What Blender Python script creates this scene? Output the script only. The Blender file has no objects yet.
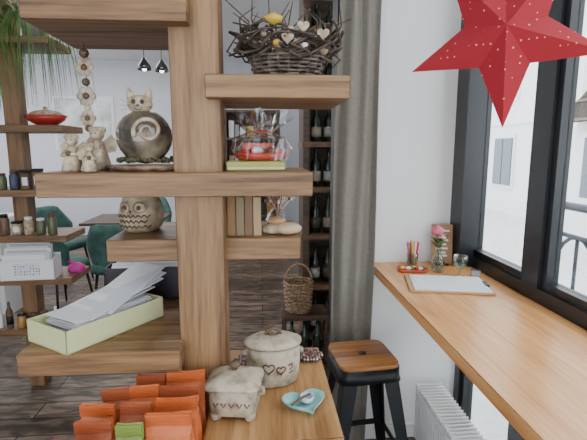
import bpy, bmesh, math, random
from mathutils import Vector, Matrix, noise
random.seed(7)
R=math.radians
# ---------------------------------------------------------------- materials
def _new(name):
    m=bpy.data.materials.new(name); m.use_nodes=True
    nt=m.node_tree; b=nt.nodes['Principled BSDF']
    return m,nt,b
def pm(name,col,rough=.5,metal=0,col2=None,scale=20,bump=0,trans=0,emit=0,alpha=1,stretch=(1,1,1),lo=.4,hi=.6,coat=0,bscale=None):
    if bpy.data.materials.get(name): return bpy.data.materials[name]
    m,nt,b=_new(name)
    b.inputs['Base Color'].default_value=(*col,1)
    b.inputs['Roughness'].default_value=rough
    b.inputs['Metallic'].default_value=metal
    b.inputs['Transmission Weight'].default_value=trans
    b.inputs['Coat Weight'].default_value=coat
    b.inputs['Alpha'].default_value=alpha
    if emit:
        b.inputs['Emission Color'].default_value=(*col,1); b.inputs['Emission Strength'].default_value=emit
    if col2 or bump:
        tc=nt.nodes.new('ShaderNodeTexCoord'); mp=nt.nodes.new('ShaderNodeMapping')
        mp.inputs['Scale'].default_value=stretch
        nt.links.new(tc.outputs['Object'],mp.inputs['Vector'])
    if col2:
        n=nt.nodes.new('ShaderNodeTexNoise'); n.inputs['Scale'].default_value=scale; n.inputs['Detail'].default_value=5
        r=nt.nodes.new('ShaderNodeValToRGB')
        r.color_ramp.elements[0].position=lo; r.color_ramp.elements[1].position=hi
        r.color_ramp.elements[0].color=(*col,1); r.color_ramp.elements[1].color=(*col2,1)
        nt.links.new(mp.outputs[0],n.inputs['Vector']); nt.links.new(n.outputs['Fac'],r.inputs[0]); nt.links.new(r.outputs[0],b.inputs['Base Color'])
    if bump:
        n2=nt.nodes.new('ShaderNodeTexNoise'); n2.inputs['Scale'].default_value=bscale or scale*2; n2.inputs['Detail'].default_value=4
        bp=nt.nodes.new('ShaderNodeBump'); bp.inputs['Strength'].default_value=bump; bp.inputs['Distance'].default_value=.004
        nt.links.new(mp.outputs[0],n2.inputs['Vector']); nt.links.new(n2.outputs['Fac'],bp.inputs['Height']); nt.links.new(bp.outputs[0],b.inputs['Normal'])
    return m
def wood(name,c1,c2,c3,axis,rough=.45,seed=0,s=1.0):
    m,nt,b=_new(name)
    tc=nt.nodes.new('ShaderNodeTexCoord'); mp=nt.nodes.new('ShaderNodeMapping')
    sc=[17*s,17*s,17*s]; sc[axis]=.9*s
    mp.inputs['Scale'].default_value=sc; mp.inputs['Location'].default_value=(seed,seed*1.7,seed*.6)
    nt.links.new(tc.outputs['Object'],mp.inputs['Vector'])
    n=nt.nodes.new('ShaderNodeTexNoise'); n.inputs['Scale'].default_value=1.6; n.inputs['Detail'].default_value=8; n.inputs['Distortion'].default_value=1.1
    n2=nt.nodes.new('ShaderNodeTexNoise'); n2.inputs['Scale'].default_value=12; n2.inputs['Detail'].default_value=4
    mx=nt.nodes.new('ShaderNodeMath'); mx.operation='MULTIPLY_ADD'; mx.inputs[1].default_value=.45
    r=nt.nodes.new('ShaderNodeValToRGB'); e=r.color_ramp.elements
    e[0].position=.52; e[0].color=(*c1,1); e[1].position=.90; e[1].color=(*c3,1)
    k=e.new(.70); k.color=(*c2,1)
    for q in (n,n2): nt.links.new(mp.outputs[0],q.inputs['Vector'])
    nt.links.new(n2.outputs['Fac'],mx.inputs[0]); nt.links.new(n.outputs['Fac'],mx.inputs[2])
    nt.links.new(mx.outputs[0],r.inputs[0]); nt.links.new(r.outputs[0],b.inputs['Base Color'])
    bp=nt.nodes.new('ShaderNodeBump'); bp.inputs['Strength'].default_value=.15; bp.inputs['Distance'].default_value=.003
    nt.links.new(mx.outputs[0],bp.inputs['Height']); nt.links.new(bp.outputs[0],b.inputs['Normal'])
    b.inputs['Roughness'].default_value=rough
    return m
def thin_glass(name,tint=(1,1,1),gl=.12,rough=.02):
    m=bpy.data.materials.new(name); m.use_nodes=True; nt=m.node_tree; nt.nodes.clear()
    o=nt.nodes.new('ShaderNodeOutputMaterial'); t=nt.nodes.new('ShaderNodeBsdfTransparent'); g=nt.nodes.new('ShaderNodeBsdfGlossy')
    t.inputs[0].default_value=(*tint,1); g.inputs['Roughness'].default_value=rough
    mx=nt.nodes.new('ShaderNodeMixShader'); lw=nt.nodes.new('ShaderNodeLayerWeight'); lw.inputs[0].default_value=gl
    nt.links.new(lw.outputs['Facing'],mx.inputs[0]); nt.links.new(t.outputs[0],mx.inputs[1]); nt.links.new(g.outputs[0],mx.inputs[2]); nt.links.new(mx.outputs[0],o.inputs[0])
    return m
def dotted(name,col,dot,scale,size,rough=.6,emit=0,rnd=.25):
    m,nt,b=_new(name)
    tc=nt.nodes.new('ShaderNodeTexCoord'); v=nt.nodes.new('ShaderNodeTexVoronoi'); v.inputs['Scale'].default_value=scale; v.inputs['Randomness'].default_value=rnd
    r=nt.nodes.new('ShaderNodeValToRGB'); r.color_ramp.interpolation='CONSTANT'
    r.color_ramp.elements[0].color=(*dot,1); r.color_ramp.elements[1].position=size; r.color_ramp.elements[1].color=(*col,1)
    nt.links.new(tc.outputs['Object'],v.inputs['Vector']); nt.links.new(v.outputs['Distance'],r.inputs[0]); nt.links.new(r.outputs[0],b.inputs['Base Color'])
    b.inputs['Roughness'].default_value=rough
    if emit:
        nt.links.new(r.outputs[0],b.inputs['Emission Color']); b.inputs['Emission Strength'].default_value=emit
    return m
OA,OB,OC=(.085,.040,.015),(.205,.105,.042),(.31,.175,.078)
oakx=wood('oak_x',OA,OB,OC,0,seed=3,rough=.5); oakz=wood('oak_z',OA,OB,OC,2,seed=8,rough=.5)
oaky=wood('counter_wood',(.50,.20,.06),(.66,.31,.105),(.75,.41,.17),1,rough=.3,s=.7)
oaktab=wood('table_oak',(.24,.11,.036),(.38,.19,.07),(.48,.27,.115),1,rough=.35)
darkw=wood('dark_wood',(.04,.022,.014),(.08,.045,.028),(.12,.07,.04),0)
oldw=wood('left_oak',(.10,.052,.024),(.19,.10,.047),(.27,.155,.075),0,seed=5)
seatw=wood('stool_wood',(.15,.055,.016),(.32,.13,.036),(.44,.2,.065),0,seed=2,s=1.2)
white=pm('wall_white',(.82,.83,.84),.8,bump=.05,scale=60)
lilac=pm('wall_lilac',(.66,.66,.72),.8,bump=.05,scale=60)
ceilm=pm('ceiling_paint',(.78,.78,.8),.9)
black=pm('frame_anthracite',(.010,.012,.016),.32)
blackmetal=pm('black_metal',(.02,.022,.025),.38,.6)
wht=pm('white_paint',(.78,.79,.8),.4)
paper=pm('paper',(.80,.80,.82),.7)
cream=pm('cream_clay',(.55,.45,.32),.55,col2=(.30,.22,.15),scale=45,bump=.3)
cream2=pm('cream_relief',(.50,.41,.28),.6,col2=(.30,.23,.15),scale=30,bump=.5)
crackle=pm('crackle_glaze',(.46,.40,.30),.5,col2=(.16,.115,.08),scale=34,bump=.5,lo=.45,hi=.74)
browncl=pm('brown_clay',(.11,.065,.04),.6,bump=.3)
red=pm('red',(.5,.03,.03),.45); pink=pm('pink',(.8,.12,.3),.6); magenta=pm('magenta',(.45,.02,.22),.5)
yellow=pm('yellow',(.8,.55,.05),.5); teal=pm('teal_glaze',(.18,.42,.42),.25,coat=.4,col2=(.32,.56,.54),scale=18)
green=pm('leaf_green',(.05,.14,.025),.5,col2=(.15,.28,.06),scale=10); dkgreen=pm('bottle_green',(.012,.025,.015),.15,coat=.4)
wickerm=pm('wicker',(.22,.13,.07),.6,col2=(.4,.27,.16),scale=60); wickerd=pm('wicker_dark',(.05,.035,.028),.6,col2=(.16,.12,.10),scale=60)
twigm=pm('twig',(.03,.022,.018),.7,col2=(.09,.06,.045),scale=40)
env=[pm('env%d'%i,(.62+.02*(i%3),.64+.02*(i%2),.72),.7) for i in range(6)]
glassm=thin_glass('window_glass',(.97,.985,.98),.06)
cello=thin_glass('cellophane',(.93,.95,.97),.45,.12); vasegl=thin_glass('vase_glass',(.85,.93,.92),.35)
# ---------------------------------------------------------------- mesh builder
class M:
    def __init__(s,name): s.name=name; s.bm=bmesh.new(); s.mats=[]
    def mi(s,m):
        if m not in s.mats: s.mats.append(m)
        return s.mats.index(m)
    def _fin(s,faces,m,smooth):
        i=s.mi(m)
        for f in faces: f.material_index=i; f.smooth=smooth
    def poly(s,vs,fs,m,smooth=False,mx=None):
        bv=[s.bm.verts.new((mx@Vector(v)) if mx else v) for v in vs]
        out=[]
        for f in fs:
            try: out.append(s.bm.faces.new([bv[i] for i in f]))
            except ValueError: pass
        s._fin(out,m,smooth); return bv
    def box(s,x0,x1,y0,y1,z0,z1,m,mx=None,bev=0):
        vs=[(x,y,z) for z in (z0,z1) for y in (y0,y1) for x in (x0,x1)]
        fs=[(0,2,3,1),(4,5,7,6),(0,1,5,4),(2,6,7,3),(0,4,6,2),(1,3,7,5)]
        bv=s.poly(vs,fs,m,False,mx)
        if bev:
            es=list({e for v in bv for e in v.link_edges})
            r=bmesh.ops.bevel(s.bm,geom=es,offset=bev,segments=2,affect='EDGES')
            s._fin(r['faces'],m,True)
        return s
    def lathe(s,prof,m,seg=32,mx=None,sx=1,sy=1,smooth=True,wob=0):
        vs=[];n=len(prof)
        for r,z in prof:
            for k in range(seg):
                a=2*math.pi*k/seg
                w=1+wob*noise.noise(Vector((math.cos(a)*1.5,math.sin(a)*1.5,z*20)))
                vs.append((r*w*math.cos(a)*sx,r*w*math.sin(a)*sy,z))
        fs=[]
        for j in range(n-1):
            for k in range(seg):
                k2=(k+1)%seg
                fs.append((j*seg+k,j*seg+k2,(j+1)*seg+k2,(j+1)*seg+k))
        if prof[0][0]>1e-4: fs.append(tuple(range(seg))[::-1])
        if prof[-1][0]>1e-4: fs.append(tuple((n-1)*seg+k for k in range(seg)))
        s.poly(vs,fs,m,smooth,mx); return s
    def ball(s,c,r,m,sc=(1,1,1),seg=20,mx=None):
        prof=[(max(r*math.sin(math.pi*i/12),1e-5),-r*math.cos(math.pi*i/12)) for i in range(13)]
        mm=Matrix.Translation(c)@Matrix.Diagonal((*sc,1))
        if mx: mm=mx@mm
        return s.lathe(prof,m,seg,mm)
    def tube(s,pts,r,m,seg=8,closed=False,taper=None,mx=None):
        P=[Vector(p) for p in pts]; n=len(P); vs=[];fs=[]
        prev=None
        for i,p in enumerate(P):
            if closed: t=P[(i+1)%n]-P[i-1]
            else: t=P[min(i+1,n-1)]-P[max(i-1,0)]
            if t.length<1e-9: t=Vector((0,0,1))
            t.normalize()
            if prev is None:
                a=t.orthogonal().normalized()
            else:
                a=(prev-t*prev.dot(t)); a=a.normalized() if a.length>1e-6 else t.orthogonal().normalized()
            prev=a; b=t.cross(a)
            rr=r if taper is None else r+(taper-r)*i/max(n-1,1)
            for k in range(seg):
                an=2*math.pi*k/seg
                vs.append(p+(a*math.cos(an)+b*math.sin(an))*rr)
        for i in range(n if closed else n-1):
            j=(i+1)%n
            for k in range(seg):
                k2=(k+1)%seg
                fs.append((i*seg+k,i*seg+k2,j*seg+k2,j*seg+k))
        if not closed:
            fs.append(tuple(range(seg))[::-1]); fs.append(tuple((n-1)*seg+k for k in range(seg)))
        s.poly(vs,fs,m,True,mx); return s
    def wicker(s,prof,m,rowh,stakes=20,sx=1,sy=1,amp=.003,tr=.0035,mx=None):
        z0,z1,rf=prof; rows=int((z1-z0)/rowh)
        for j in range(rows+1):
            z=z0+j*rowh; pts=[]
            N=stakes*4
            for k in range(N):
                a=2*math.pi*k/N
                rr=rf(z)+amp*math.cos(a*stakes/2*1+(math.pi if j%2 else 0))
                pts.append((rr*math.cos(a)*sx,rr*math.sin(a)*sy,z))
            s.tube(pts,tr,m,6,True,mx=mx)
        for k in range(stakes):
            a=2*math.pi*(k+.5)/stakes
            s.tube([(rf(z)*math.cos(a)*sx,rf(z)*math.sin(a)*sy,z) for z in (z0,(z0+z1)/2,z1)],tr*.8,m,5,mx=mx)
        return s
    def done(s,loc=(0,0,0),rz=0,rot=None,scale=None):
        bmesh.ops.recalc_face_normals(s.bm,faces=s.bm.faces)
        me=bpy.data.meshes.new(s.name); s.bm.to_mesh(me); s.bm.free()
        for m in s.mats: me.materials.append(m)
        o=bpy.data.objects.new(s.name,me); bpy.context.collection.objects.link(o)
        o.location=loc; o.rotation_euler=rot if rot else (0,0,rz)
        if scale: o.scale=scale
        return o
T=Matrix.Translation
def Rm(a,ax): return Matrix.Rotation(R(a),4,ax)
# ---------------------------------------------------------------- room shell
m,nt,b=_new('floor_planks')
tc=nt.nodes.new('ShaderNodeTexCoord'); br=nt.nodes.new('ShaderNodeTexBrick')
br.inputs['Scale'].default_value=1; br.inputs['Brick Width'].default_value=1.3; br.inputs['Row Height'].default_value=.16; br.inputs['Mortar Size'].default_value=.005
br.inputs['Color1'].default_value=(.18,.135,.105,1); br.inputs['Color2'].default_value=(.085,.06,.046,1); br.inputs['Mortar'].default_value=(.015,.011,.009,1)
mp=nt.nodes.new('ShaderNodeMapping'); mp.inputs['Scale'].default_value=(2.5,9,1); nn=nt.nodes.new('ShaderNodeTexNoise'); nn.inputs['Scale'].default_value=2; nn.inputs['Detail'].default_value=8; nn.inputs['Distortion'].default_value=1.2
mix=nt.nodes.new('ShaderNodeMixRGB'); mix.blend_type='MULTIPLY'; mix.inputs[0].default_value=.85
rr=nt.nodes.new('ShaderNodeValToRGB'); rr.color_ramp.elements[0].position=.40; rr.color_ramp.elements[1].position=.66; rr.color_ramp.elements[0].color=(.35,.30,.26,1); rr.color_ramp.elements[1].color=(1.8,1.72,1.62,1)
nt.links.new(tc.outputs['Object'],br.inputs['Vector']); nt.links.new(tc.outputs['Object'],mp.inputs[0]); nt.links.new(mp.outputs[0],nn.inputs['Vector'])
nt.links.new(nn.outputs['Fac'],rr.inputs[0]); nt.links.new(br.outputs[0],mix.inputs[1]); nt.links.new(rr.outputs[0],mix.inputs[2]); nt.links.new(mix.outputs[0],b.inputs['Base Color'])
b.inputs['Roughness'].default_value=.5
floorm=m
CZ=3.0
M('floor').box(-5,1.1,-2,8,-.08,0,floorm).done()
M('ceiling').box(-5,1.1,-2,8,CZ,CZ+.1,ceilm).done()
M('wall_far').box(-5,1.1,8,8.1,0,CZ,lilac).done()
w_=M('wall_left')
w_.box(-5.1,-5,-2,3.2,0,CZ,lilac).box(-5.1,-5,7.6,8.1,0,CZ,lilac).box(-5.1,-5,3.2,7.6,0,.8,lilac).box(-5.1,-5,3.2,7.6,2.75,CZ,lilac).done()  # wall opening added to let daylight into the back room
w_=M('light_block_wall')  # unseen wall added behind the camera to hold sky light off the shelf fronts
w_.box(-5,-2.6,-2.1,-2,0,CZ,white).box(.4,1.1,-2.1,-2,0,CZ,white).box(-2.6,.4,-2.1,-2,2.5,CZ,white).box(-2.6,.4,-2.1,-2,0,.5,white).done()
M('wall_right_back').box(1.0,1.1,2.2,8,0,CZ,white).done()
M('wall_back').box(.40,1.1,2.1,2.2,0,CZ,white).done()
M('door_frame').box(.35,.40,2.07,2.22,0,CZ,black).done()
M('baseboard_back').box(.41,.93,2.085,2.1,0,.07,wht).done()
# windows
def win(name,y0,y1,z0,z1,fr=.05,X0=1.0):
    w=M(name)
    X1=X0+.08
    w.box(X0,X1,y0,y0+fr,z0,z1,black).box(X0,X1,y1-fr,y1,z0,z1,black)
    w.box(X0,X1,y0+fr,y1-fr,z0,z0+fr,black).box(X0,X1,y0+fr,y1-fr,z1-fr,z1,black)
    i=.028
    w.box(X0+.015,X1-.02,y0+fr,y0+fr+i,z0+fr,z1-fr,black).box(X0+.015,X1-.02,y1-fr-i,y1-fr,z0+fr,z1-fr,black)
    w.box(X0+.015,X1-.02,y0+fr+i,y1-fr-i,z0+fr,z0+fr+i,black).box(X0+.015,X1-.02,y0+fr+i,y1-fr-i,z1-fr-i,z1-fr,black)
    w.box(X0+.04,X0+.046,y0+fr+i,y1-fr-i,z0+fr+i,z1-fr-i,glassm)
    return w.done()
for i,(a,bb) in enumerate([(1.54,2.10),(.30,1.54),(-.93,.30),(-2,-.93)]):
    win('window_%d'%(2*i+1),a,bb,.95,2.8)
    win('window_%d'%(2*i+2),a,bb,.0,.95)
for i in range(3): win('window_%d'%(9+i),3.2+i*4.4/3,3.2+(i+1)*4.4/3,.8,2.75,X0=-5.09)  # unseen left windows, added as a light source for the back room
M('wall_right_lintel').box(1.0,1.1,-2,2.1,2.8,CZ,white).done()
M('window_trim_1').box(.93,1.0,1.98,2.1,.951,CZ,black).done()
# counter
c=M('window_counter')
c.box(.533,.998,-.6,2.098,.91,.95,oaky,bev=.003)
c.box(.60,.99,2.06,2.097,.85,.91,oaky)
c.done()
# radiator
r=M('radiator')
r.box(.76,.78,1.0,2.0,.06,.34,wht,bev=.004).box(.87,.89,1.0,2.0,.06,.34,wht,bev=.004)
for k in range(40):
    y=1.01+k*.025; r.box(.76,.89,y,y+.006,.335,.35,wht)
for k in range(38):
    y=1.03+k*.0255; r.box(.755,.76,y,y+.012,.08,.32,wht)
r.box(.76,.89,1.0,1.008,.06,.35,wht).box(.76,.89,1.992,2.0,.06,.35,wht)
r.box(.80,.83,1.1,1.13,0,.08,wht).box(.80,.83,1.85,1.88,0,.08,wht)
r.done()
# curtain
cm=pm('curtain_fabric',(.205,.188,.162),.9,col2=(.225,.207,.18),scale=60,bump=.15,bscale=300)
cu=M('curtain'); NX,NZ=90,24; vs=[];fs=[]
for j in range(NZ+1):
    z=.01+(CZ-.02)*j/NZ
    t=z/CZ; wd=.20-.02*t; xc=.41+.04*t
    for i in range(NX+1):
        q=i/NX
        x=xc-wd/2+wd*q+.006*math.sin(z*3+q*5)
        y=2.0+.013*math.sin(q*2*math.pi*2.6+.5*math.sin(z*2))+.008*math.sin(q*9+z)
        vs.append((x,y,z))
for j in range(NZ):
    for i in range(NX):
        a=j*(NX+1)+i; fs.append((a,a+1,a+NX+2,a+NX+1))
cu.poly(vs,fs,cm,True)
o=cu.done(); md=o.modifiers.new('s','SOLIDIFY'); md.thickness=.003
# ---------------------------------------------------------------- display shelf
s=M('wooden_display_shelf')
s.box(-.200,-.089,1.04,1.15,0,CZ-.01,oakz,bev=.002)
def board(x0,x1,y0,y1,zt,th=.054,mt=oakx): s.box(x0,x1,y0,y1,zt-th,zt,mt,bev=.002)
board(-.49,.118,1.0,1.27,1.45)
board(-.555,-.192,.98,1.46,1.043,.053)
board(-.49,-.151,1.0,1.28,1.822,.056)
board(-.119,.199,1.0,1.27,1.662,.05)
board(-.383,.099,1.10,1.38,1.28,.055)
board(-.13,.175,.87,1.32,.88,.05,oaktab)
board(-.43,-.135,.66,1.2,.78,.045)
s.done()
# ---------------------------------------------------------------- orange bags
om=pm('orange_foil',(.62,.15,.035),.5,col2=(.50,.10,.02),scale=12,bump=.8,bscale=30)
om2=pm('rust_foil',(.36,.085,.03),.5,bump=.8,bscale=30,scale=12); gm=pm('green_foil',(.20,.27,.05),.45,bump=.7,bscale=30)
lab=pm('bag_label',(.62,.42,.28),.6)
def bag(x,y,w,h,m,rz=0,zb=.78,nm='tea_bag_pouch'):
    B=M(nm); d=.046
    lv=[(1,1,0),(1,1,.3),(1.02,.95,.55),(1,.5,.8),(.98,.16,.88),(.98,.12,1.0)]
    vs=[];fs=[]
    for li,(a,bq,t) in enumerate(lv):
        for k,(sx,sy) in enumerate(((-1,-1),(0,-1.08),(1,-1),(1,0),(1,1),(0,1.08),(-1,1),(-1,0))):
            ix=.93 if sy==0 and .2<t<.9 else 1
            j=.0025*math.sin(li*2.3+k*1.9+x*60)
            vs.append((sx*w/2*a*ix+j,sy*d/2*bq,h*t+(j if li==5 else 0)))
    for j in range(len(lv)-1):
        for k in range(8):
            fs.append((j*8+k,j*8+(k+1)%8,(j+1)*8+(k+1)%8,(j+1)*8+k))
    fs.append(tuple(range(8))); fs.append(tuple(40+k for k in range(8)))
    B.poly(vs,fs,m)
    B.box(-w*.495,w*.495,-.0065,-.0035,h*.885,h*1.0,m)
    for k in range(5): B.box(-w*.49,w*.49,-.0075,-.0065,h*(.895+.02*k),h*(.903+.02*k),m)
    B.box(-w*.25,w*.25,-.0262,-.0255,h*.12,h*.5,lab)
    return B.done((x,y,zb+.0005),R(rz))
for a in [(-.181,.99,.088,.205,om,2),(-.187,.935,.088,.198,om2,-3),(-.182,.88,.088,.203,om,1),(-.188,.822,.09,.205,om,-2),
          (-.318,.93,.07,.2,om2,3),(-.262,.99,.066,.2,om2,0),(-.342,.872,.07,.2,om,-2),(-.262,.93,.062,.205,om,3),(-.264,.872,.064,.2,om2,-3),(-.330,.815,.07,.2,om2,2),
          (-.258,.80,.05,.2,gm,0),(-.348,.757,.068,.198,om,-3),(-.268,.745,.06,.18,om2,0)]:
    bag(*a)
# ---------------------------------------------------------------- pots
heart=pm('dark_red_glaze',(.12,.03,.025),.35)
def heart_pts(sz,n=24):
    out=[]
    for k in range(n):
        t=2*math.pi*k/n
        out.append((16*math.sin(t)**3*sz/16,(13*math.cos(t)-5*math.cos(2*t)-2*math.cos(3*t)-math.cos(4*t))*sz/16))
    return out
p=M('heart_ceramic_jar')
p.lathe([(.058,0),(.067,.006),(.071,.03),(.073,.06),(.073,.09),(.070,.108),(.062,.108)],crackle,40,sx=1,sy=.72,wob=.05)
p.lathe([(.070,.106),(.077,.110),(.076,.118),(.06,.126),(.03,.132),(.0001,.134)],crackle,40,sx=1,sy=.72,wob=.05)
p.lathe([(.071,.1055),(.0775,.108),(.072,.1105)],browncl,40,sy=.72,wob=.05)
p.tube([(-.02,0,.127),(-.016,0,.143),(0,0,.150),(.016,0,.143),(.02,0,.127)],.0055,browncl)
p.tube([(-.012,-.004,.134),(0,-.01,.138),(.01,-.004,.134)],.005,browncl)
for k in (-1,1): p.ball((k*.074,0,.085),.009,crackle,(1,1.2,.8))
for (hx,hz,sz) in ((-.018,.06,.015),(.014,.054,.012)):
    loop=[]
    for u,v in heart_pts(sz):
        x=hx+u; rr_=.0738; y=-math.sqrt(max(rr_**2-x*x,0))*.72-.0015
        loop.append((x,y,hz+v))
    p.tube(loop,.0018,heart,6,True)
p.tube([(.034,-.0475,.064),(.044,-.043,.066),(.046,-.042,.057),(.038,-.0455,.052),(.045,-.0425,.045),(.036,-.046,.042)],.0018,heart,6)
p.done((.028,1.125,.8805),R(5))
def rr_prof(B,w,d,z0,z1,m,mx=None,k=.8,n=40,e=4,close=True,levels=None):
    lv=levels or [(z0,1),(z1,1)]
    vs=[];fs=[]
    for z,sc in lv:
        for i in range(n):
            a=2*math.pi*i/n; ca,sa=math.cos(a),math.sin(a)
            q=(abs(ca)**e+abs(sa)**e)**(-1/e)
            vs.append((w/2*ca*q*sc,d/2*sa*q*sc,z))
    for j in range(len(lv)-1):
        for i in range(n): fs.append((j*n+i,j*n+(i+1)%n,(j+1)*n+(i+1)%n,(j+1)*n+i))
    if close: fs.append(tuple(range(n))[::-1]); fs.append(tuple((len(lv)-1)*n+i for i in range(n)))
    B.poly(vs,fs,m,True,mx)
p=M('square_ceramic_jar')
rr_prof(p,.112,.1,0,0,crackle,levels=[(.012,.86),(.018,.95),(.045,1.0),(.07,.97),(.078,.95)],e=7)
rr_prof(p,.125,.112,0,0,crackle,levels=[(.078,.93),(.08,1.02),(.086,1.02),(.1,.6),(.108,.28),(.109,.1)],e=7)
rr_prof(p,.117,.104,0,0,browncl,levels=[(.0765,.96),(.079,1.0)],e=7)
for a in (-1,1):
    for b2 in (-1,1): p.lathe([(.007,0),(.012,.006),(.014,.02)],crackle,12,T((a*.04,b2*.034,0)))
p.lathe([(.007,.106),(.006,.113),(.013,.118),(.012,.125),(.0001,.129)],browncl,14)
for k in (-1,1): p.tube([(k*.055,0,.066),(k*.066,0,.064),(k*.067,0,.052),(k*.056,0,.048)],.005,crackle)
for kx in range(-2,3):
    p.tube([(kx*.018-.006,-.0505,.05),(kx*.018,-.0512,.040),(kx*.018+.006,-.0505,.05)],.0015,heart,5)
p.done((-.066,.985,.8805),R(-8))
d=M('heart_dish')
pts=heart_pts(.056,40); n=40; vs=[];fs=[]
for sc,z in ((.55,0),(.8,.004),(1.0,.018),(.96,.019),(.75,.008),(.3,.0055)):
    for u,v in pts: vs.append((u*sc,v*sc,z))
for j in range(5):
    for i in range(n): fs.append((j*n+i,j*n+(i+1)%n,(j+1)*n+(i+1)%n,(j+1)*n+i))
fs.append(tuple(range(n))); fs.append(tuple(5*n+i for i in range(n)))
d.poly(vs,fs,teal,True)
d.lathe([(.008,.009),(.016,.014),(.018,.026),(.015,.026),(.01,.014),(.0001,.012)],pm('pale_blue_glaze',(.5,.62,.66),.3),20,T((.005,.002,0)))
d.tube([(.012,.0,.03),(-.01,-.012,.033),(-.045,-.028,.028)],.003,browncl,6)
d.done((.102,.995,.8805),R(15))
orn=dotted('mosaic',(.07,.02,.02),(.55,.5,.45),110,.32)
for (x,y,z,rx) in ((-.048,1.225,.881,0),(.14,1.25,.8815,0)):
    q=M('ornamental_trivet')
    for k in range(6):
        a=k*math.pi/3
        q.lathe([(.015,0),(.019,.006),(.015,.012),(.0001,.013)],orn,14,T((.024*math.cos(a),.024*math.sin(a),0)))
    q.lathe([(.018,0),(.02,.01),(.01,.016),(.0001,.017)],heart,16)
    q.done((x,y,z))
# ---------------------------------------------------------------- stool
st=M('bar_stool')
rr_prof(st,.245,.245,0,0,seatw,levels=[(.642,1),(.646,1.01),(.656,1.01),(.66,.99)],e=7)
rr_prof(st,.256,.256,0,0,blackmetal,levels=[(.59,1.04),(.61,1.0),(.642,1.0)],e=7)
st.lathe([(.016,.6602),(.016,.6612)],pm('hole_dark',(.01,.01,.01),.6),16)
for a in (-1,1):
    for b2 in (-1,1):
        t0=Vector((a*.110,b2*.110,.60)); t1=Vector((a*.19,b2*.19,.012))
        for off,wx,wy in (((0,0),.038,.004),((0,0),.004,.038)):
            vs=[]
            for P,wf in ((t0,1.6),(t1,.75)):
                for ux,uy in ((0,0),(1,0),(1,1),(0,1)):
                    vs.append((P.x-a*ux*wx*wf+a*.004,P.y-b2*uy*wy*wf+b2*.004,P.z))
            st.poly(vs,[(0,1,2,3),(4,5,6,7),(0,1,5,4),(1,2,6,5),(2,3,7,6),(3,0,4,7)],blackmetal)
        st.box(t1.x-.016,t1.x+.016,t1.y-.016,t1.y+.016,0,.014,black)
for z,q in ((.22,.158),):
    for a in (-1,1):
        st.box(-q,q,a*q-.003,a*q+.003,z,z+.025,blackmetal); st.box(a*q-.003,a*q+.003,-q,q,z,z+.025,blackmetal)
st.done((.415,1.72,0),R(6))
# ---------------------------------------------------------------- star
starm=dotted('star_paper',(.33,.010,.022),(.95,.42,.3),60,.13,emit=.05,rough=.8,rnd=.1)
S=M('paper_star_lantern'); Ro,Ri,dp=.235,.098,.055
vs=[(0,-dp,0),(0,dp,0)]
for k in range(10):
    a=-math.pi/2+k*math.pi/5; rr_=Ro if k%2==0 else Ri
    vs.append((rr_*math.cos(a),0,rr_*math.sin(a)))
fs=[]
for k in range(10):
    i,j=2+k,2+(k+1)%10; fs+= [(0,i,j),(1,j,i)]
S.poly(vs,fs,starm)
S.tube([(0,0,Ri-.01),(0,0,CZ-1.80)],.002,wht,6)
S.done((.6086,1.118,1.785),rot=(R(-9),R(-2),R(-26)))
# ---------------------------------------------------------------- counter items
q=M('clipboard_with_paper')
q.box(-.16,.16,-.11,.11,0,.008,pm('board_wood',(.5,.3,.14),.5),bev=.002)
q.box(-.14,.15,-.104,.104,.0085,.0125,paper)
q.box(-.13,.14,-.098,.09,.013,.0145,pm('paper2',(.75,.76,.78),.7),mx=Rm(3,'Z'))
q.box(.145,.158,-.03,.03,.0085,.018,blackmetal)
q.done((.755,1.70,.9505),R(-12))
v=M('rose_vase')
v.lathe([(.024,0),(.029,.004),(.03,.05),(.022,.07),(.012,.082),(.012,.105),(.015,.11)],vasegl,24)
v.lathe([(.022,.003),(.026,.006),(.027,.045),(.0001,.045)],thin_glass('water',(.75,.85,.83),.3),24)
for (dx,dy,h,mt,rs) in ((-.008,0,.19,pm('rose_pink',(.75,.16,.28),.6),.024),(.014,.006,.155,pm('pale_rose',(.8,.45,.45),.6),.017)):
    v.tube([(0,0,.01),(dx*.3,dy,.09),(dx,dy,h-.01)],.002,green,6)
    for k in range(4):
        v.lathe([(.0001,-rs*.9),(rs*(.5+.15*k),-rs*.5),(rs*(.55+.17*k),rs*.1),(rs*(.4+.18*k),rs*(.9-.15*k))],mt,12,T((dx,dy,h))@Rm(30*k,'Z'),wob=.35)
for k in range(26):
    a=k*2.4; z=.105+.06*random.random(); l=.035+.025*random.random()
    c0=Vector((0,0,z)); dv=Vector((math.cos(a),math.sin(a),.5)).normalized(); sd=dv.cross(Vector((0,0,1))).normalized()
    v.poly([c0,c0+dv*l*.5+sd*.011,c0+dv*l,c0+dv*l*.5-sd*.011],[(0,1,2,3)],green,True)
v.done((.80,1.91,.9505))
g=M('water_glass')
g.lathe([(.024,0),(.024,.004),(.004,.008),(.004,.03),(.02,.04),(.030,.06),(.031,.095),(.0295,.095),(.028,.06),(.018,.043),(.0001,.036)],vasegl,28)
g.done((.862,1.82,.9505))
k_=M('menu_card_stand')
k_.box(-.05,.05,-.001,.001,.004,.195,pm('kraft_card',(.36,.20,.11),.7),mx=Rm(-8,'X'))
for z,w2 in ((.16,.07),(.14,.045),(.115,.06),(.095,.04),(.075,.055),(.055,.035),(.04,.05)): k_.box(-w2/2,w2/2,-.0022,-.0012,z,z+.008,paper,mx=Rm(-8,'X'))
k_.box(-.03,.03,-.02,.02,0,.008,black)
k_.done((.868,2.03,.9505),R(-10))
k_=M('pencil_cup')
k_.lathe([(.026,0),(.028,.06),(.026,.06),(.024,.004),(.0001,.004)],vasegl,24)
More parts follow.
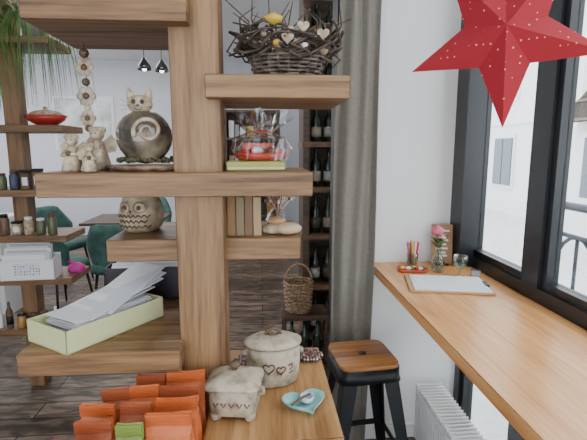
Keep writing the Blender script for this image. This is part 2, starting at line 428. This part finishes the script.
for i in range(12):
    a=i*.55; cc=[red,pink,pm('pc%d'%i,(random.random(),random.random()*.6,random.random()),.5),yellow,wht][i%5]
    k_.tube([(.012*math.cos(a),.012*math.sin(a),.005),(.026*math.cos(a),.024*math.sin(a),.105+.014*random.random())],.004,cc,6)
k_.done((.725,2.035,.9505))
k_=M('red_candy_tray')
rr_prof(k_,.14,.08,0,0,pm('tray_red',(.55,.1,.06),.4),levels=[(0,.9),(.012,1.0),(.014,.97),(.004,.85)],e=5)
for i in range(8): k_.ball((-.045+.013*i,.008*math.sin(i*2),.014),.012,[yellow,red,wht,green][i%4],(1.1,1,.7),10)
k_.done((.69,1.93,.9505),R(-10))
k_=M('card_holder')
k_.box(-.02,.02,-.015,.015,0,.006,black); k_.box(-.02,.02,.003,.006,.006,.035,black,mx=Rm(-10,'X')); k_.box(-.018,.018,-.012,-.004,.006,.03,pm('grey_card',(.3,.32,.33),.5),mx=Rm(-10,'X'))
k_.done((.925,1.80,.9505),R(-25))
# ---------------------------------------------------------------- main shelf items
raku=pm('raku_glaze',(.05,.045,.036),.14,col2=(.30,.24,.17),scale=16,coat=.6,bump=.1,lo=.42,hi=.68)
k_=M('bark_slab_plate')
k_.lathe([(.085,0),(.098,.006),(.1,.012),(.09,.014),(.0001,.012)],pm('bark',(.12,.075,.045),.7,col2=(.3,.2,.12),scale=30,bump=.5),32,sy=.75,wob=.18)
k_.done((-.270,1.115,1.4505))
k_=M('ceramic_cat_ball')
k_.ball((0,0,.066),.066,raku,(1,.95,.98),32)
moss=pm('moss',(.05,.06,.025),.9,col2=(.12,.09,.05),scale=60,bump=.8)
for i in range(110):
    a=i*2.4; rr_=.03+.035*random.random(); k_.ball((rr_*math.cos(a)*1.15,rr_*math.sin(a)*.75,.009+.006*random.random()),.004+.003*random.random(),moss,seg=6)
k_.ball((-.004,-.012,.142),.026,cream,(1.15,.75,.85))
for e in (-1,1):
    k_.lathe([(.011,0),(.008,.012),(.0001,.028)],cream,10,T((-.004+e*.019,-.012,.155))@Rm(e*14,'Y'),sy=.5)
    k_.ball((-.004+e*.010,-.0315,.146),.005,black,(1,.5,1.1),10)
    for q2 in (-1,0,1): k_.tube([(e*.006-.004,-.032,.135),(e*.036-.004,-.04,.137+q2*.012)],.0008,cream,4)
k_.ball((-.004,-.033,.137),.004,browncl,(1,.6,.7),8)
k_.tube([(-.012,-.031,.13),(-.004,-.033,.127),(.006,-.031,.13)],.001,browncl,5)
sp=[]
for i in range(50):
    a=i/50*2*math.pi*1.6; rr_=.006+.026*i/50
    x=.022+rr_*math.cos(a); z=.078+rr_*math.sin(a); yy=-math.sqrt(max(.0665**2-x*x-(z-.066)**2,0))*.95-.002
    sp.append((x,yy,z))
k_.tube(sp,.003,cream,8,taper=.0055)
k_.done((-.280,1.115,1.465))
def angel(nm,loc,sc,rz=0):
    a=M(nm)
    a.lathe([(.02,0),(.024,.005),(.017,.03),(.011,.05),(.007,.056)],cream,18,wob=.15)
    a.ball((0,0,.067),.013,cream)
    for i in range(9): a.ball((.010*math.cos(i*.7),.010*math.sin(i*.7)+.002,.075),.006,cream,seg=8)
    for e in (-1,1):
        a.ball((e*.0045,-.0125,.068),.0016,browncl,seg=6)
        a.poly([(0,.008,.05),(e*.02,.014,.066),(e*.032,.014,.055),(e*.028,.014,.035),(0,.008,.03)],[(0,1,2,3,4)],cream)
        a.tube([(e*.01,-.004,.045),(e*.016,-.014,.036),(e*.003,-.02,.038)],.004,cream)
    a.ball((0,-.021,.04),.006,browncl,seg=8)
    o=a.done(loc,rz); o.scale=(sc,)*3
angel('angel_figurine',(-.43,1.06,1.4505),1.05); angel('angel_figurine',(-.385,1.04,1.4505),.8,.3); angel('angel_figurine',(-.395,1.125,1.4505),1.3,-.2)
k_=M('hanging_ceramic_garland')
k_.tube([(0,0,.31),(.003,0,.2),(0,0,.06)],.0012,browncl,5)
for (z,rr_,mt) in ((.285,.012,browncl),(.25,.022,cream),(.215,.01,browncl),(.18,.024,crackle),(.15,.009,cream),(.125,.02,cream),(.10,.01,browncl)):
    if rr_>.015:
        for j in range(6):
            a=j*math.pi/3; k_.ball((rr_*.62*math.cos(a),-.003,z+rr_*.62*math.sin(a)),rr_*.42,mt,(1,.35,1),10)
        k_.ball((0,-.007,z),rr_*.35,browncl,(1,.5,1),10)
    else: k_.ball((0,0,z),rr_,mt,seg=12)
k_.done((-.44,1.20,1.455))
k_=M('gift_book_box')
k_.box(-.078,.062,-.06,.06,0,.022,pm('lime_box',(.34,.33,.08),.5),bev=.002).box(-.075,.059,-.061,-.0605,.004,.009,pm('box_line',(.6,.58,.34),.5))
k_.done((-.005,1.12,1.4505),R(2))
k_=M('cellophane_gift_basket')
k_.lathe([(.045,0),(.06,.006),(.066,.02),(.062,.02),(.055,.006),(.0001,.005)],pm('plate_red',(.5,.05,.03),.4),24,sy=.75)
for i in range(9): k_.ball((.04*math.cos(i*.9),.026*math.sin(i*.9),.024),.013,[red,wht,pm('choc%d'%(i%4),(.2,.06,.03),.4),pm('cr%d'%(i%4),(.7,.2,.12),.5)][i%4],(1.1,1,.8),10)
k_.box(-.045,.03,-.02,.01,.03,.043,pm('choc_red',(.55,.12,.08),.5),mx=Rm(8,'Z'))
n=48;vs=[];fs=[]
L=[(.06,0),(.07,.03),(.062,.055),(.03,.07),(.052,.09),(.068,.112)]
for j,(r0,z) in enumerate(L):
    for i in range(n):
        a=2*math.pi*i/n; f=1+(.22 if j>2 else .07)*math.sin(a*9+j)+.1*math.sin(a*5+2*j)
        vs.append((r0*f*math.cos(a),r0*f*.78*math.sin(a),z+(.014*math.sin(a*7) if j==5 else 0)))
for j in range(5):
    for i in range(n): fs.append((j*n+i,j*n+(i+1)%n,(j+1)*n+(i+1)%n,(j+1)*n+i))
k_.poly(vs,fs,cello,False)
k_.tube([(.030*math.cos(a),.022*math.sin(a),.07) for a in [i*math.pi/6 for i in range(12)]],.002,red,6,True)
k_.done((0,1.12,1.4731))
# owl lantern
k_=M('owl_ceramic_lantern')
rp=[(.045,0),(.056,.015),(.06,.045),(.055,.075),(.045,.095),(.048,.105),(.043,.105),(.04,.09),(.05,.05),(.045,.01),(.0001,.008)]
k_.lathe(rp,cream2,32,wob=.04)
def wrapy(x,z): 
    rr_=.0605-.9*abs(z-.048)**1.6*.9
    return -math.sqrt(max(rr_*rr_-x*x,0))-.001
for e in (-1,1):
    k_.tube([(e*.02+.014*math.cos(a),wrapy(e*.02+.014*math.cos(a),.068+.014*math.sin(a)),.068+.014*math.sin(a)) for a in [i*math.pi/9 for i in range(18)]],.0025,cream,6,True)
    k_.ball((e*.02,wrapy(e*.02,.068)+.001,.068),.006,browncl,(1,.6,1),10)
k_.poly([(-.004,wrapy(0,.06)-.001,.062),(.004,wrapy(0,.06)-.001,.062),(0,wrapy(0,.05)-.004,.05)],[(0,1,2)],browncl)
for j in range(3):
    for i in range(-3,4):
        x=i*.013+(.0065 if j%2 else 0); z=.014+j*.014
        if abs(x)<.045: k_.tube([(x-.006,wrapy(x-.006,z+.006),z+.007),(x,wrapy(x,z)-.001,z),(x+.006,wrapy(x+.006,z+.006),z+.007)],.0018,browncl,5)
k_.done((-.33,1.24,1.2805),R(-12))
k_=M('striped_wood_boxes')
cols=[pm('tan_b',(.30,.17,.075),.6),pm('olive_b',(.24,.19,.10),.6),pm('choc_b',(.18,.10,.05),.6),pm('sand_b',(.38,.26,.14),.6)]
for i in range(4): k_.box(i*.022,i*.022+.021,0,.12,0,.105-.004*(i%2),cols[i],bev=.001)
k_.done((-.087,1.13,1.2805))
k_=M('pebble_stones')
for (x,y,z,rr_,mt) in ((.0,0,.014,.026,cream),(.038,-.005,.016,.03,pm('beige_stone',(.55,.42,.27),.55)),(.008,.0,.036,.02,pm('tanst',(.45,.27,.15),.5))):
    k_.ball((x,y,z),rr_,mt,(1.2,1,.52))
k_.done((.032,1.15,1.2805))
k_=M('dried_flower_bundle')
k_.lathe([(.022,0),(.030,.02),(.024,.04),(.012,.055),(.040,.105)],cello,18,wob=.5,smooth=False)
straw=pm('straw',(.5,.42,.3),.7); rst=pm('dried_red',(.35,.08,.05),.7)
for i in range(46):
    a=i*2.4; rr_=.01+.042*random.random(); h=.075+.03*random.random()
    mt=[straw,paper,straw,rst,browncl][i%5]
    e_=(rr_*math.cos(a),rr_*math.sin(a)*.8,h)
    k_.tube([(0,0,.01),(rr_*.2*math.cos(a),rr_*.2*math.sin(a),.05),e_],.0013,mt,5,taper=.0008); k_.ball(e_,.0035,mt,(1,1,1.5),6)
k_.done((.048,1.26,1.2805))
# wreath basket
k_=M('wicker_gift_basket')
k_.wicker((.004,.060,lambda z:.065+.25*z),wickerd,.0085,22,sx=1.15,sy=.85)
k_.lathe([(.0001,.002),(.07,.002),(.07,.006),(.0001,.006)],wickerd,24,sx=1.1,sy=.8)
for i in range(46):
    a0=random.random()*6.28; pts=[]; z0=.065+.055*random.random(); rr0=.070+.04*random.random(); ln=1.2+1.8*random.random()
    for t in range(9):
        a=a0+ln*t/8; rr_=rr0+.014*math.sin(t*1.7+i); z=z0+.020*math.sin(t*.9+i*2)
        if t>6: rr_+=.010*(t-6)*random.random(); z+=.010*(t-6)*random.uniform(-.3,1)
        pts.append((rr_*math.cos(a)*1.15,rr_*math.sin(a)*.85,z))
    k_.tube(pts,.0042,twigm,6,taper=.0018)
for i in range(20):
    x=random.uniform(-.11,.12); z=.08+.02*random.random()
    k_.tube([(x,-.06,z),(x+.02*random.uniform(-1,1),-.07,z+.03),(x+.05*random.uniform(-1,1),-.06,z+.09*random.uniform(.4,1))],.003,twigm,5,taper=.001)
for i in range(18):
    a=i*.35+3.0; k_.ball((.094*math.cos(a),.073*math.sin(a),.090+.022*math.sin(i*3)),.008+.004*(i%3)/2,[cream,wht,browncl,cream,pm('ochre',(.6,.36,.06),.6)][i%5],(1,1,.8),12)
for k in range(4): k_.lathe([(.0001,-.012),(.008+.003*k,-.006),(.010+.0035*k,.004),(.007+.0035*k,.012-.003*k)],pm('yellow_rose',(.65,.42,.05),.6),12,T((-.035,-.08,.125))@Rm(30*k,'Z'),wob=.35)
for (hx,hz) in ((.03,.11),(.075,.095),(-.005,.085)):
    hp=heart_pts(.014,20); k_.poly([(hx+u,-.088,hz+v) for u,v in hp]+[(hx+u,-.082,hz+v) for u,v in hp],[tuple(range(20)),tuple(range(39,19,-1))]+[(i,(i+1)%20,20+(i+1)%20,20+i) for i in range(20)],cream)
for i in range(18):
    a=i*.7; k_.ball((.045*math.cos(a),.035*math.sin(a),.066),.016,[twigm,cream,browncl,wickerm][i%4],(1,1,.6),8)
k_.done((.068,1.125,1.6625))
# ---------------------------------------------------------------- tray with envelopes
lime=pm('lime_paper_box',(.60,.62,.34),.6); limein=pm('lime_in',(.5,.5,.34),.7)
th=math.atan2(.22,.138)-.05; SZ=1.0435
k_=M('letter_tray_box'); Lx,Ly,H=.285,.155,.055
k_.box(0,Lx,0,Ly,0,.003,lime).box(0,Lx,0,.003,0,H,lime).box(0,Lx,Ly-.003,Ly,0,H,lime).box(0,.003,0,Ly,0,H,lime).box(Lx-.003,Lx,0,Ly,0,H,lime)
k_.box(.003,Lx-.003,.0031,.0035,.003,H-.002,limein)
k_.done((-.438,.968,SZ),th)
k_=M('envelope_stack')
for i in range(14):
    mx=T((.15+.006*math.sin(i*1.3),.077,.006+i*.0042))@Rm(random.uniform(-2,2),'Z')
    k_.box(-.11,.11,-.058,.058,0,.0022,[paper,env[i%6]][i%2],mx=mx)
for i in range(5):
    mx=T((.165+.015*i,.08,.068+.005*i))@Rm(-6-3*i,'Y')@Rm(8*math.sin(i*2),'Z')
    k_.box(-.115,.115,-.058,.058,0,.0018,[paper,env[1]][i%2],mx=mx)
    k_.poly([(-.115,-.058,.0021),(.115,-.058,.0021),(0,.012,.0023)],[(0,1,2)],env[3],mx=mx)
k_.done((-.438,.968,SZ),th)
k_=M('dark_storage_box')
dk=pm('aubergine_box',(.022,.014,.028),.5)
k_.box(-.12,.12,-.05,.05,0,.004,dk).box(-.12,.12,-.05,-.046,0,.10,dk).box(-.12,.12,.046,.05,0,.10,dk).box(-.12,-.116,-.05,.05,0,.1,dk).box(.116,.12,-.05,.05,0,.1,dk)
for i in range(10): k_.box(-.1,.1,-.04+.008*i,-.038+.008*i,.004,.105+.006*math.sin(i),[paper,env[5]][i%2])
k_.done((-.36,1.395,SZ),R(3))
# ---------------------------------------------------------------- left shelving column
s=M('left_display_shelf')
s.box(-1.49,-1.40,2.76,2.85,0,CZ-.01,wood('left_oak_z',(.10,.052,.024),(.19,.10,.047),(.27,.155,.075),2,seed=5),bev=.003)
for (x0,x1,z) in ((-1.95,-1.16,2.12),(-1.75,-1.12,1.64),(-1.9,-1.20,1.27),(-1.9,-1.15,1.0),(-1.9,-1.14,.74),(-1.8,-1.1,.42)):
    s.box(x0,x1,2.66,2.95,z-.04,z,oldw,bev=.003)
s.done()
jc=[pm('jam_red',(.16,.03,.025),.2),pm('honey',(.34,.18,.05),.3),pm('olive_jar',(.10,.11,.05),.3),pm('spice',(.15,.08,.05),.4),cream,pm('navy',(.05,.06,.11),.4),dkgreen,paper,browncl]
def jar(x,y,z,h,r_,m1,m2,kind):
    j=M(['glass_jar','gift_tin','small_bottle'][kind])
    if kind==0: j.lathe([(r_*.9,0),(r_,.006),(r_,h*.72),(r_*.75,h*.82),(r_*.75,h*.84)],m1,18); j.lathe([(r_*.82,h*.84),(r_*.82,h*.98),(r_*.6,h)],m2,18)
    elif kind==1: j.box(-r_,r_,-r_*.7,r_*.7,0,h*.8,m1,bev=.003); j.box(-r_*1.03,r_*1.03,-r_*.73,r_*.73,h*.8,h*.95,m2,bev=.002); j.box(-r_*.6,r_*.6,-r_*.72,-r_*.7,h*.2,h*.6,paper)
    else: j.lathe([(r_*.7,0),(r_*.75,.005),(r_*.75,h*.8),(r_*.3,h*1.05),(r_*.3,h*1.3),(.0001,h*1.31)],m1,16); j.lathe([(r_*.78,h*.2),(r_*.78,h*.6)],m2,16)
    j.done((x,y,z+.0005))
for z,x0,x1 in ((1.27,-1.85,-1.24),(1.0,-1.86,-1.2),(.42,-1.75,-1.16),(1.64,-1.7,-1.52)):
    x=x0
    while x<x1:
        h=.08+.05*random.random(); jar(x,2.71+.01*random.random(),z,h,.026,random.choice(jc),random.choice([blackmetal,wht,cream,browncl]),random.choice([0,0,1,2])); x+=.068
k_=M('red_serving_bowl')
k_.lathe([(.05,0),(.1,.03),(.12,.06),(.112,.06),(.09,.03),(.0001,.012)],pm('red_glaze',(.40,.03,.025),.3),28,sy=.8)
k_.lathe([(.11,.06),(.07,.085),(.015,.095),(.014,.11),(.0001,.115)],cream,24,sy=.8)
k_.done((-1.27,2.8,1.6405))
k_=M('greeting_card_box')
bl=dotted('blue_label',(.7,.72,.75),(.08,.14,.35),60,.3)
k_.box(-.15,.15,-.06,.06,0,.004,wht).box(-.15,.15,-.06,-.055,0,.12,wht).box(-.15,.15,.055,.06,0,.14,wht).box(-.15,-.145,-.06,.06,0,.13,wht).box(.145,.15,-.06,.06,0,.13,wht)
k_.box(-.07,.07,-.0615,-.0602,.03,.10,bl)
for i in range(7): k_.box(-.14+.01*(i%3),.1+.02*(i%2),-.045+.014*i,-.041+.014*i,.004,.15+.010*i,[paper,env[1],pm('cardg%d'%(i%3),(.5,.5,.48),.6)][i%3])
k_.done((-1.38,2.69,.7405),R(4))
k_=M('magenta_slipper')
k_.lathe([(.035,0),(.05,.01),(.045,.04),(.02,.06),(.0001,.062)],magenta,20,sx=1.1,sy=.8,wob=.2)
k_.tube([(-.02,0,.05),(-.04,0,.08),(-.045,0,.06)],.01,magenta)
k_.done((-1.16,2.80,.7405))
tcw=pm('terracotta_w',(.3,.28,.26),.6)
for (px,py) in ((-1.27,2.74),(-1.56,2.72),(-1.82,2.74)):
    k_=M('hanging_spider_plant')
    k_.lathe([(.05,0),(.07,.1),(.075,.12),(.065,.12),(.0001,.1)],tcw,20)
    for i in range(170):
        a=random.random()*6.28; l=.12+.22*random.random(); dr=.14+.42*random.random(); up=.05+.12*random.random()
        w=.005; vs=[];fs=[]
        dx,dy=math.cos(a),math.sin(a)
        for t in range(9):
            q=t/8; x=dx*l*math.sin(q*1.5); y=dy*.7*l*math.sin(q*1.5); z=.11+up*math.sin(q*2.6)-dr*q*q
            ww=w*(1-q*.8)
            vs+= [(x-dy*ww,y+dx*ww,z),(x+dy*ww,y-dx*ww,z)]
            if t: fs.append((2*t-2,2*t-1,2*t+1,2*t))
        k_.poly(vs,fs,green,True)
    k_.done((px,py,2.1205))
# ---------------------------------------------------------------- background room
vel=pm('green_velvet',(.035,.10,.09),.75,col2=(.06,.15,.13),scale=12)
def chair(x,y,rz):
    c=M('velvet_dining_chair')
    rr_prof(c,.46,.44,0,0,vel,levels=[(.40,.9),(.42,1.0),(.46,1.0),(.49,.93)],e=4)
    vs=[];fs=[];n=14
    for j in range(7):
        z=.46+.40*j/6
        for i in range(n+1):
            a=R(-75+150*i/n); rr_=.235+.03*j/6
            cut=.0 if abs(a)<.7 else (abs(a)-.7)*.35*(j/6)
            vs.append((rr_*math.sin(a),rr_*math.cos(a)-.01+.02*j/6,z-cut))
    for j in range(6):
        for i in range(n):
            q=j*(n+1)+i; fs.append((q,q+1,q+n+2,q+n+1))
    off=len(vs); vs+=[(v[0]*.86,v[1]*.86,v[2]) for v in vs]
    fs+=[tuple(off+q for q in f[::-1]) for f in fs]
    for i in range(n): a=6*(n+1)+i; fs.append((a,a+1,off+a+1,off+a))
    for j in range(6):
        for i in (0,n): a=j*(n+1)+i; fs.append((a,a+n+1,off+a+n+1,off+a))
    c.poly(vs,fs,vel,True)
    for a in (-1,1):
        for b2 in (-1,1): c.tube([(a*.16,b2*.15,.42),(a*.21,b2*.2,0)],.014,blackmetal,8,taper=.009)
    c.done((x,y,0),R(rz))
chair(-1.88,4.15,150); chair(-1.32,4.12,185); chair(-.70,5.1,-80); chair(-2.25,5.1,70); chair(-1.45,5.95,10)
t=M('cafe_table')
t.box(-.4,.4,-.35,.35,.72,.75,darkw,bev=.004); t.tube([(0,0,.02),(0,0,.72)],.03,blackmetal,12)
t.lathe([(.22,0),(.22,.012),(.03,.03)],blackmetal,24); t.done((-1.48,5.0,0))
k_=M('white_low_cabinet')
k_.box(-3.9,-2.3,4.0,4.4,.0,.86,wht,bev=.005).box(-3.92,-2.28,3.98,4.42,.86,.9,paper)
for i in range(4): k_.box(-3.86+.39*i,-3.51+.39*i,3.985,4.0,.05,.82,wht,bev=.003)
k_.done()
chrome=pm('smoked_chrome',(.12,.12,.13),.2,.9)
bulb=pm('bulb',(1,.85,.6),.5,emit=6)
for i,x in enumerate((-1.22,-1.06,-.90)):
    k_=M('pendant_lamp')
    k_.tube([(0,0,.1),(0,0,CZ-2.36)],.004,black,6)
    k_.lathe([(.02,.12),(.03,.09),(.06,.05),(.075,0),(.07,0),(.055,.045),(.025,.085)],chrome,24)
    k_.ball((0,0,.01),.025,bulb,seg=12)
    k_.done((x,5.0+.1*i,2.34))
M('white_column').box(-.74,-.62,4.3,4.45,0,CZ,wht).done()
k_=M('framed_picture'); k_.box(-.5,.5,-.02,0,0,.9,wht).box(-.46,.46,-.024,-.02,.04,.86,pm('art',(.5,.5,.52),.6,col2=(.8,.8,.82),scale=3)); k_.done((-3.0,7.998,1.5))
k_=M('dark_product_cabinet')
k_.box(-.55,.3,6.9,7.3,0,.06,darkw).box(-.55,-.51,6.9,7.3,0,2.1,darkw).box(.26,.3,6.9,7.3,0,2.1,darkw).box(-.51,.26,7.27,7.3,.06,2.1,darkw)
for z in (.45,.85,1.25,1.65,2.06): k_.box(-.51,.26,6.9,7.27,z,z+.035,darkw)
gcol=[red,paper,yellow,dkgreen,cream,browncl,jc[1],jc[5]]
for z in (.06,.485,.885,1.285,1.685):
    x=-.48
    while x<.18:
        w=.05+.06*random.random(); h=.12+.16*random.random(); k_.box(x,x+w,6.95,7.1,z,z+h,random.choice(gcol)); x+=w+.015
k_.done()
# wine rack
k_=M('wine_rack_shelf')
k_.box(.30,.345,3.15,3.5,0,2.6,darkw).box(.96,.98,3.15,3.5,0,2.6,darkw)
k_.box(.30,.96,3.48,3.5,0,2.6,darkw)
zs=(.10,.48,.86,1.20,1.52,1.86,2.2)
for z in zs: k_.box(.29,.96,3.12,3.48,z,z+.035,oldw)
k_.done()
lb=[pm('label_beige',(.35,.3,.22),.6),pm('label_grey',(.4,.4,.38),.6),pm('label_dark',(.1,.07,.05),.6)]
for z in zs:
    k_=M('wine_bottle_row')
    for i in range(6):
        h=.27 if z<1.5 else .25; x=.40+.092*i; mt=[dkgreen,dkgreen,pm('brown_glass',(.04,.018,.01),.15)][i%3]
        k_.lathe([(.033,0),(.036,.005),(.036,h*.6),(.03,h*.68),(.013,h*.78),(.013,h*.97),(.015,h*.98),(.015,h),(.0001,h)],mt,16,T((x,0,0)))
        k_.lathe([(.0366,h*.15),(.0366,h*.42)],lb[int(i+z*10)%3],16,T((x,0,0)))
    k_.done((0,3.22,z+.0355))
k_=M('round_wicker_basket')
k_.wicker((.01,.21,lambda z:.08+.08*z),wickerm,.014,16,amp=.005,tr=.007)
k_.lathe([(.0001,0),(.08,0),(.08,.01),(.0001,.01)],wickerm,24)
k_.tube([(.09*math.cos(a),.0,.21+.12*math.sin(a)) for a in [math.pi*i/12 for i in range(13)]],.007,wickerm)
k_.done((.25,2.93,.40))
k_=M('bottle_crate')
k_.box(.14,.44,2.82,3.04,.365,.3995,darkw)
for x in (.14,.42): 
    for y in (2.82,3.02): k_.box(x,x+.02,y,y+.02,0,.365,darkw)
k_.box(.14,.44,2.82,3.04,.05,.07,darkw)
for i in range(3):
    k_.lathe([(.033,0),(.036,.005),(.036,.16),(.03,.18),(.013,.205),(.013,.27),(.0001,.27)],dkgreen,14,T((.20+.09*i,2.9,.07)))
k_.done()
# ---------------------------------------------------------------- exterior
M('pavement_ground').box(1.1,14,-8,20,-.25,-.15,pm('paving',(.6,.6,.6),.8,col2=(.7,.7,.7),scale=8)).done()
M('yard_ground').box(-14,-5.1,-8,20,-.25,-.15,pm('paving',(.6,.6,.6),.8)).done()
fac=pm('facade_stucco',(.80,.80,.79),.9)
pane=pm('pane',(.10,.12,.15),.2)
k_=M('neighbour_building')
k_.box(5.5,9,-4,7.5,-.2,2.05,fac)
rf=pm('roof_tiles',(.022,.016,.012),.95,col2=(.055,.04,.03),scale=14,bump=.5)
k_.poly([(5.2,-4.2,1.95),(5.2,7.6,1.95),(8,7.6,5.2),(8,-4.2,5.2)],[(0,1,2,3)],rf)
for i in range(9): k_.poly([(5.2+.3*i-.01,-4.2,1.97+.348*i),(5.2+.3*i-.01,7.6,1.97+.348*i),(5.2+.3*i+.05,7.6,2.02+.348*i),(5.2+.3*i+.05,-4.2,2.02+.348*i)],[(0,1,2,3)],browncl)
for y in (-1.8,.2,2.2,4.2,6.15):
    k_.box(5.44,5.5,y,y+1.1,.6,1.8,wht); k_.box(5.42,5.45,y+.08,y+.52,.7,1.7,pane); k_.box(5.42,5.45,y+.58,y+1.02,.7,1.7,pane)
k_.done()
k_=M('white_house'); k_.box(6.5,12,8.8,18,-.2,5.2,fac)
k_.box(6.35,12.1,8.7,18.1,5.2,5.4,pane); k_.box(6.44,6.5,8.8,18,2.15,2.28,wht)
for y in (9.3,11.0,12.7):
    for z in (.5,2.75):
        k_.box(6.45,6.5,y,y+1.0,z,z+1.4,wht); k_.box(6.42,6.45,y+.08,y+.47,z+.08,z+1.3,pane); k_.box(6.42,6.45,y+.53,y+.92,z+.08,z+1.3,pane)
k_.done()
k_=M('balcony_railing')
bm_=pm('rail_blue_grey',(.02,.026,.04),.5)
k_.tube([(2.1,-1,1.12),(2.1,3.0,1.12)],.028,bm_); k_.tube([(2.1,-1,.1),(2.1,3.0,.1)],.02,bm_); k_.tube([(2.1,-1,.92),(2.1,3.0,.92)],.016,bm_)
for i in range(9):
    y=-1+i*.5; k_.tube([(2.1,y,-.15),(2.1,y,1.12)],.024,bm_)
    if i<8:
        k_.tube([(2.1,y+.25+.22*math.cos(a),.6+.32*math.sin(a)) for a in [j*math.pi/10 for j in range(20)]],.014,bm_,6,True)
        k_.tube([(2.1,y+.25,.1),(2.1,y+.25,.92)],.012,bm_)
k_.done()
# ---------------------------------------------------------------- light
w=bpy.data.worlds.new('w'); bpy.context.scene.world=w; w.use_nodes=True
bg=w.node_tree.nodes['Background']; bg.inputs[0].default_value=(.90,.955,1.0,1); bg.inputs[1].default_value=5.4
def area(n,loc,rot,sx,sy,e,col=(1,1,1)):
    l=bpy.data.lights.new(n,'AREA'); l.shape='RECTANGLE'; l.size=sx; l.size_y=sy; l.energy=e; l.color=col
    o=bpy.data.objects.new(n,l); bpy.context.collection.objects.link(o); o.location=loc; o.rotation_euler=rot
area('fill_light_back',(-2.2,6.0,CZ-.02),(0,0,0),2.5,1.5,65,(1,.98,.95))  # added fill that brightens the back room, not an actual fixture
area('fill_light_mid',(-.9,3.2,CZ-.02),(0,0,0),1.2,.8,22,(1,.98,.94))  # added fill over the middle of the shop, no lamp there
area('fill_light_front',(-.4,-.6,CZ-.02),(0,0,0),1.4,1.0,10,(1,.98,.94))  # added fill behind the camera, stands for no real lamp
# ---------------------------------------------------------------- camera
cd=bpy.data.cameras.new('cam'); cam=bpy.data.objects.new('camera',cd); bpy.context.collection.objects.link(cam)
cam.location=(0,0,1.5); cam.rotation_euler=(R(81),0,R(-4.2)); cd.sensor_width=36; cd.lens=27.17; cd.clip_start=.02
bpy.context.scene.camera=cam
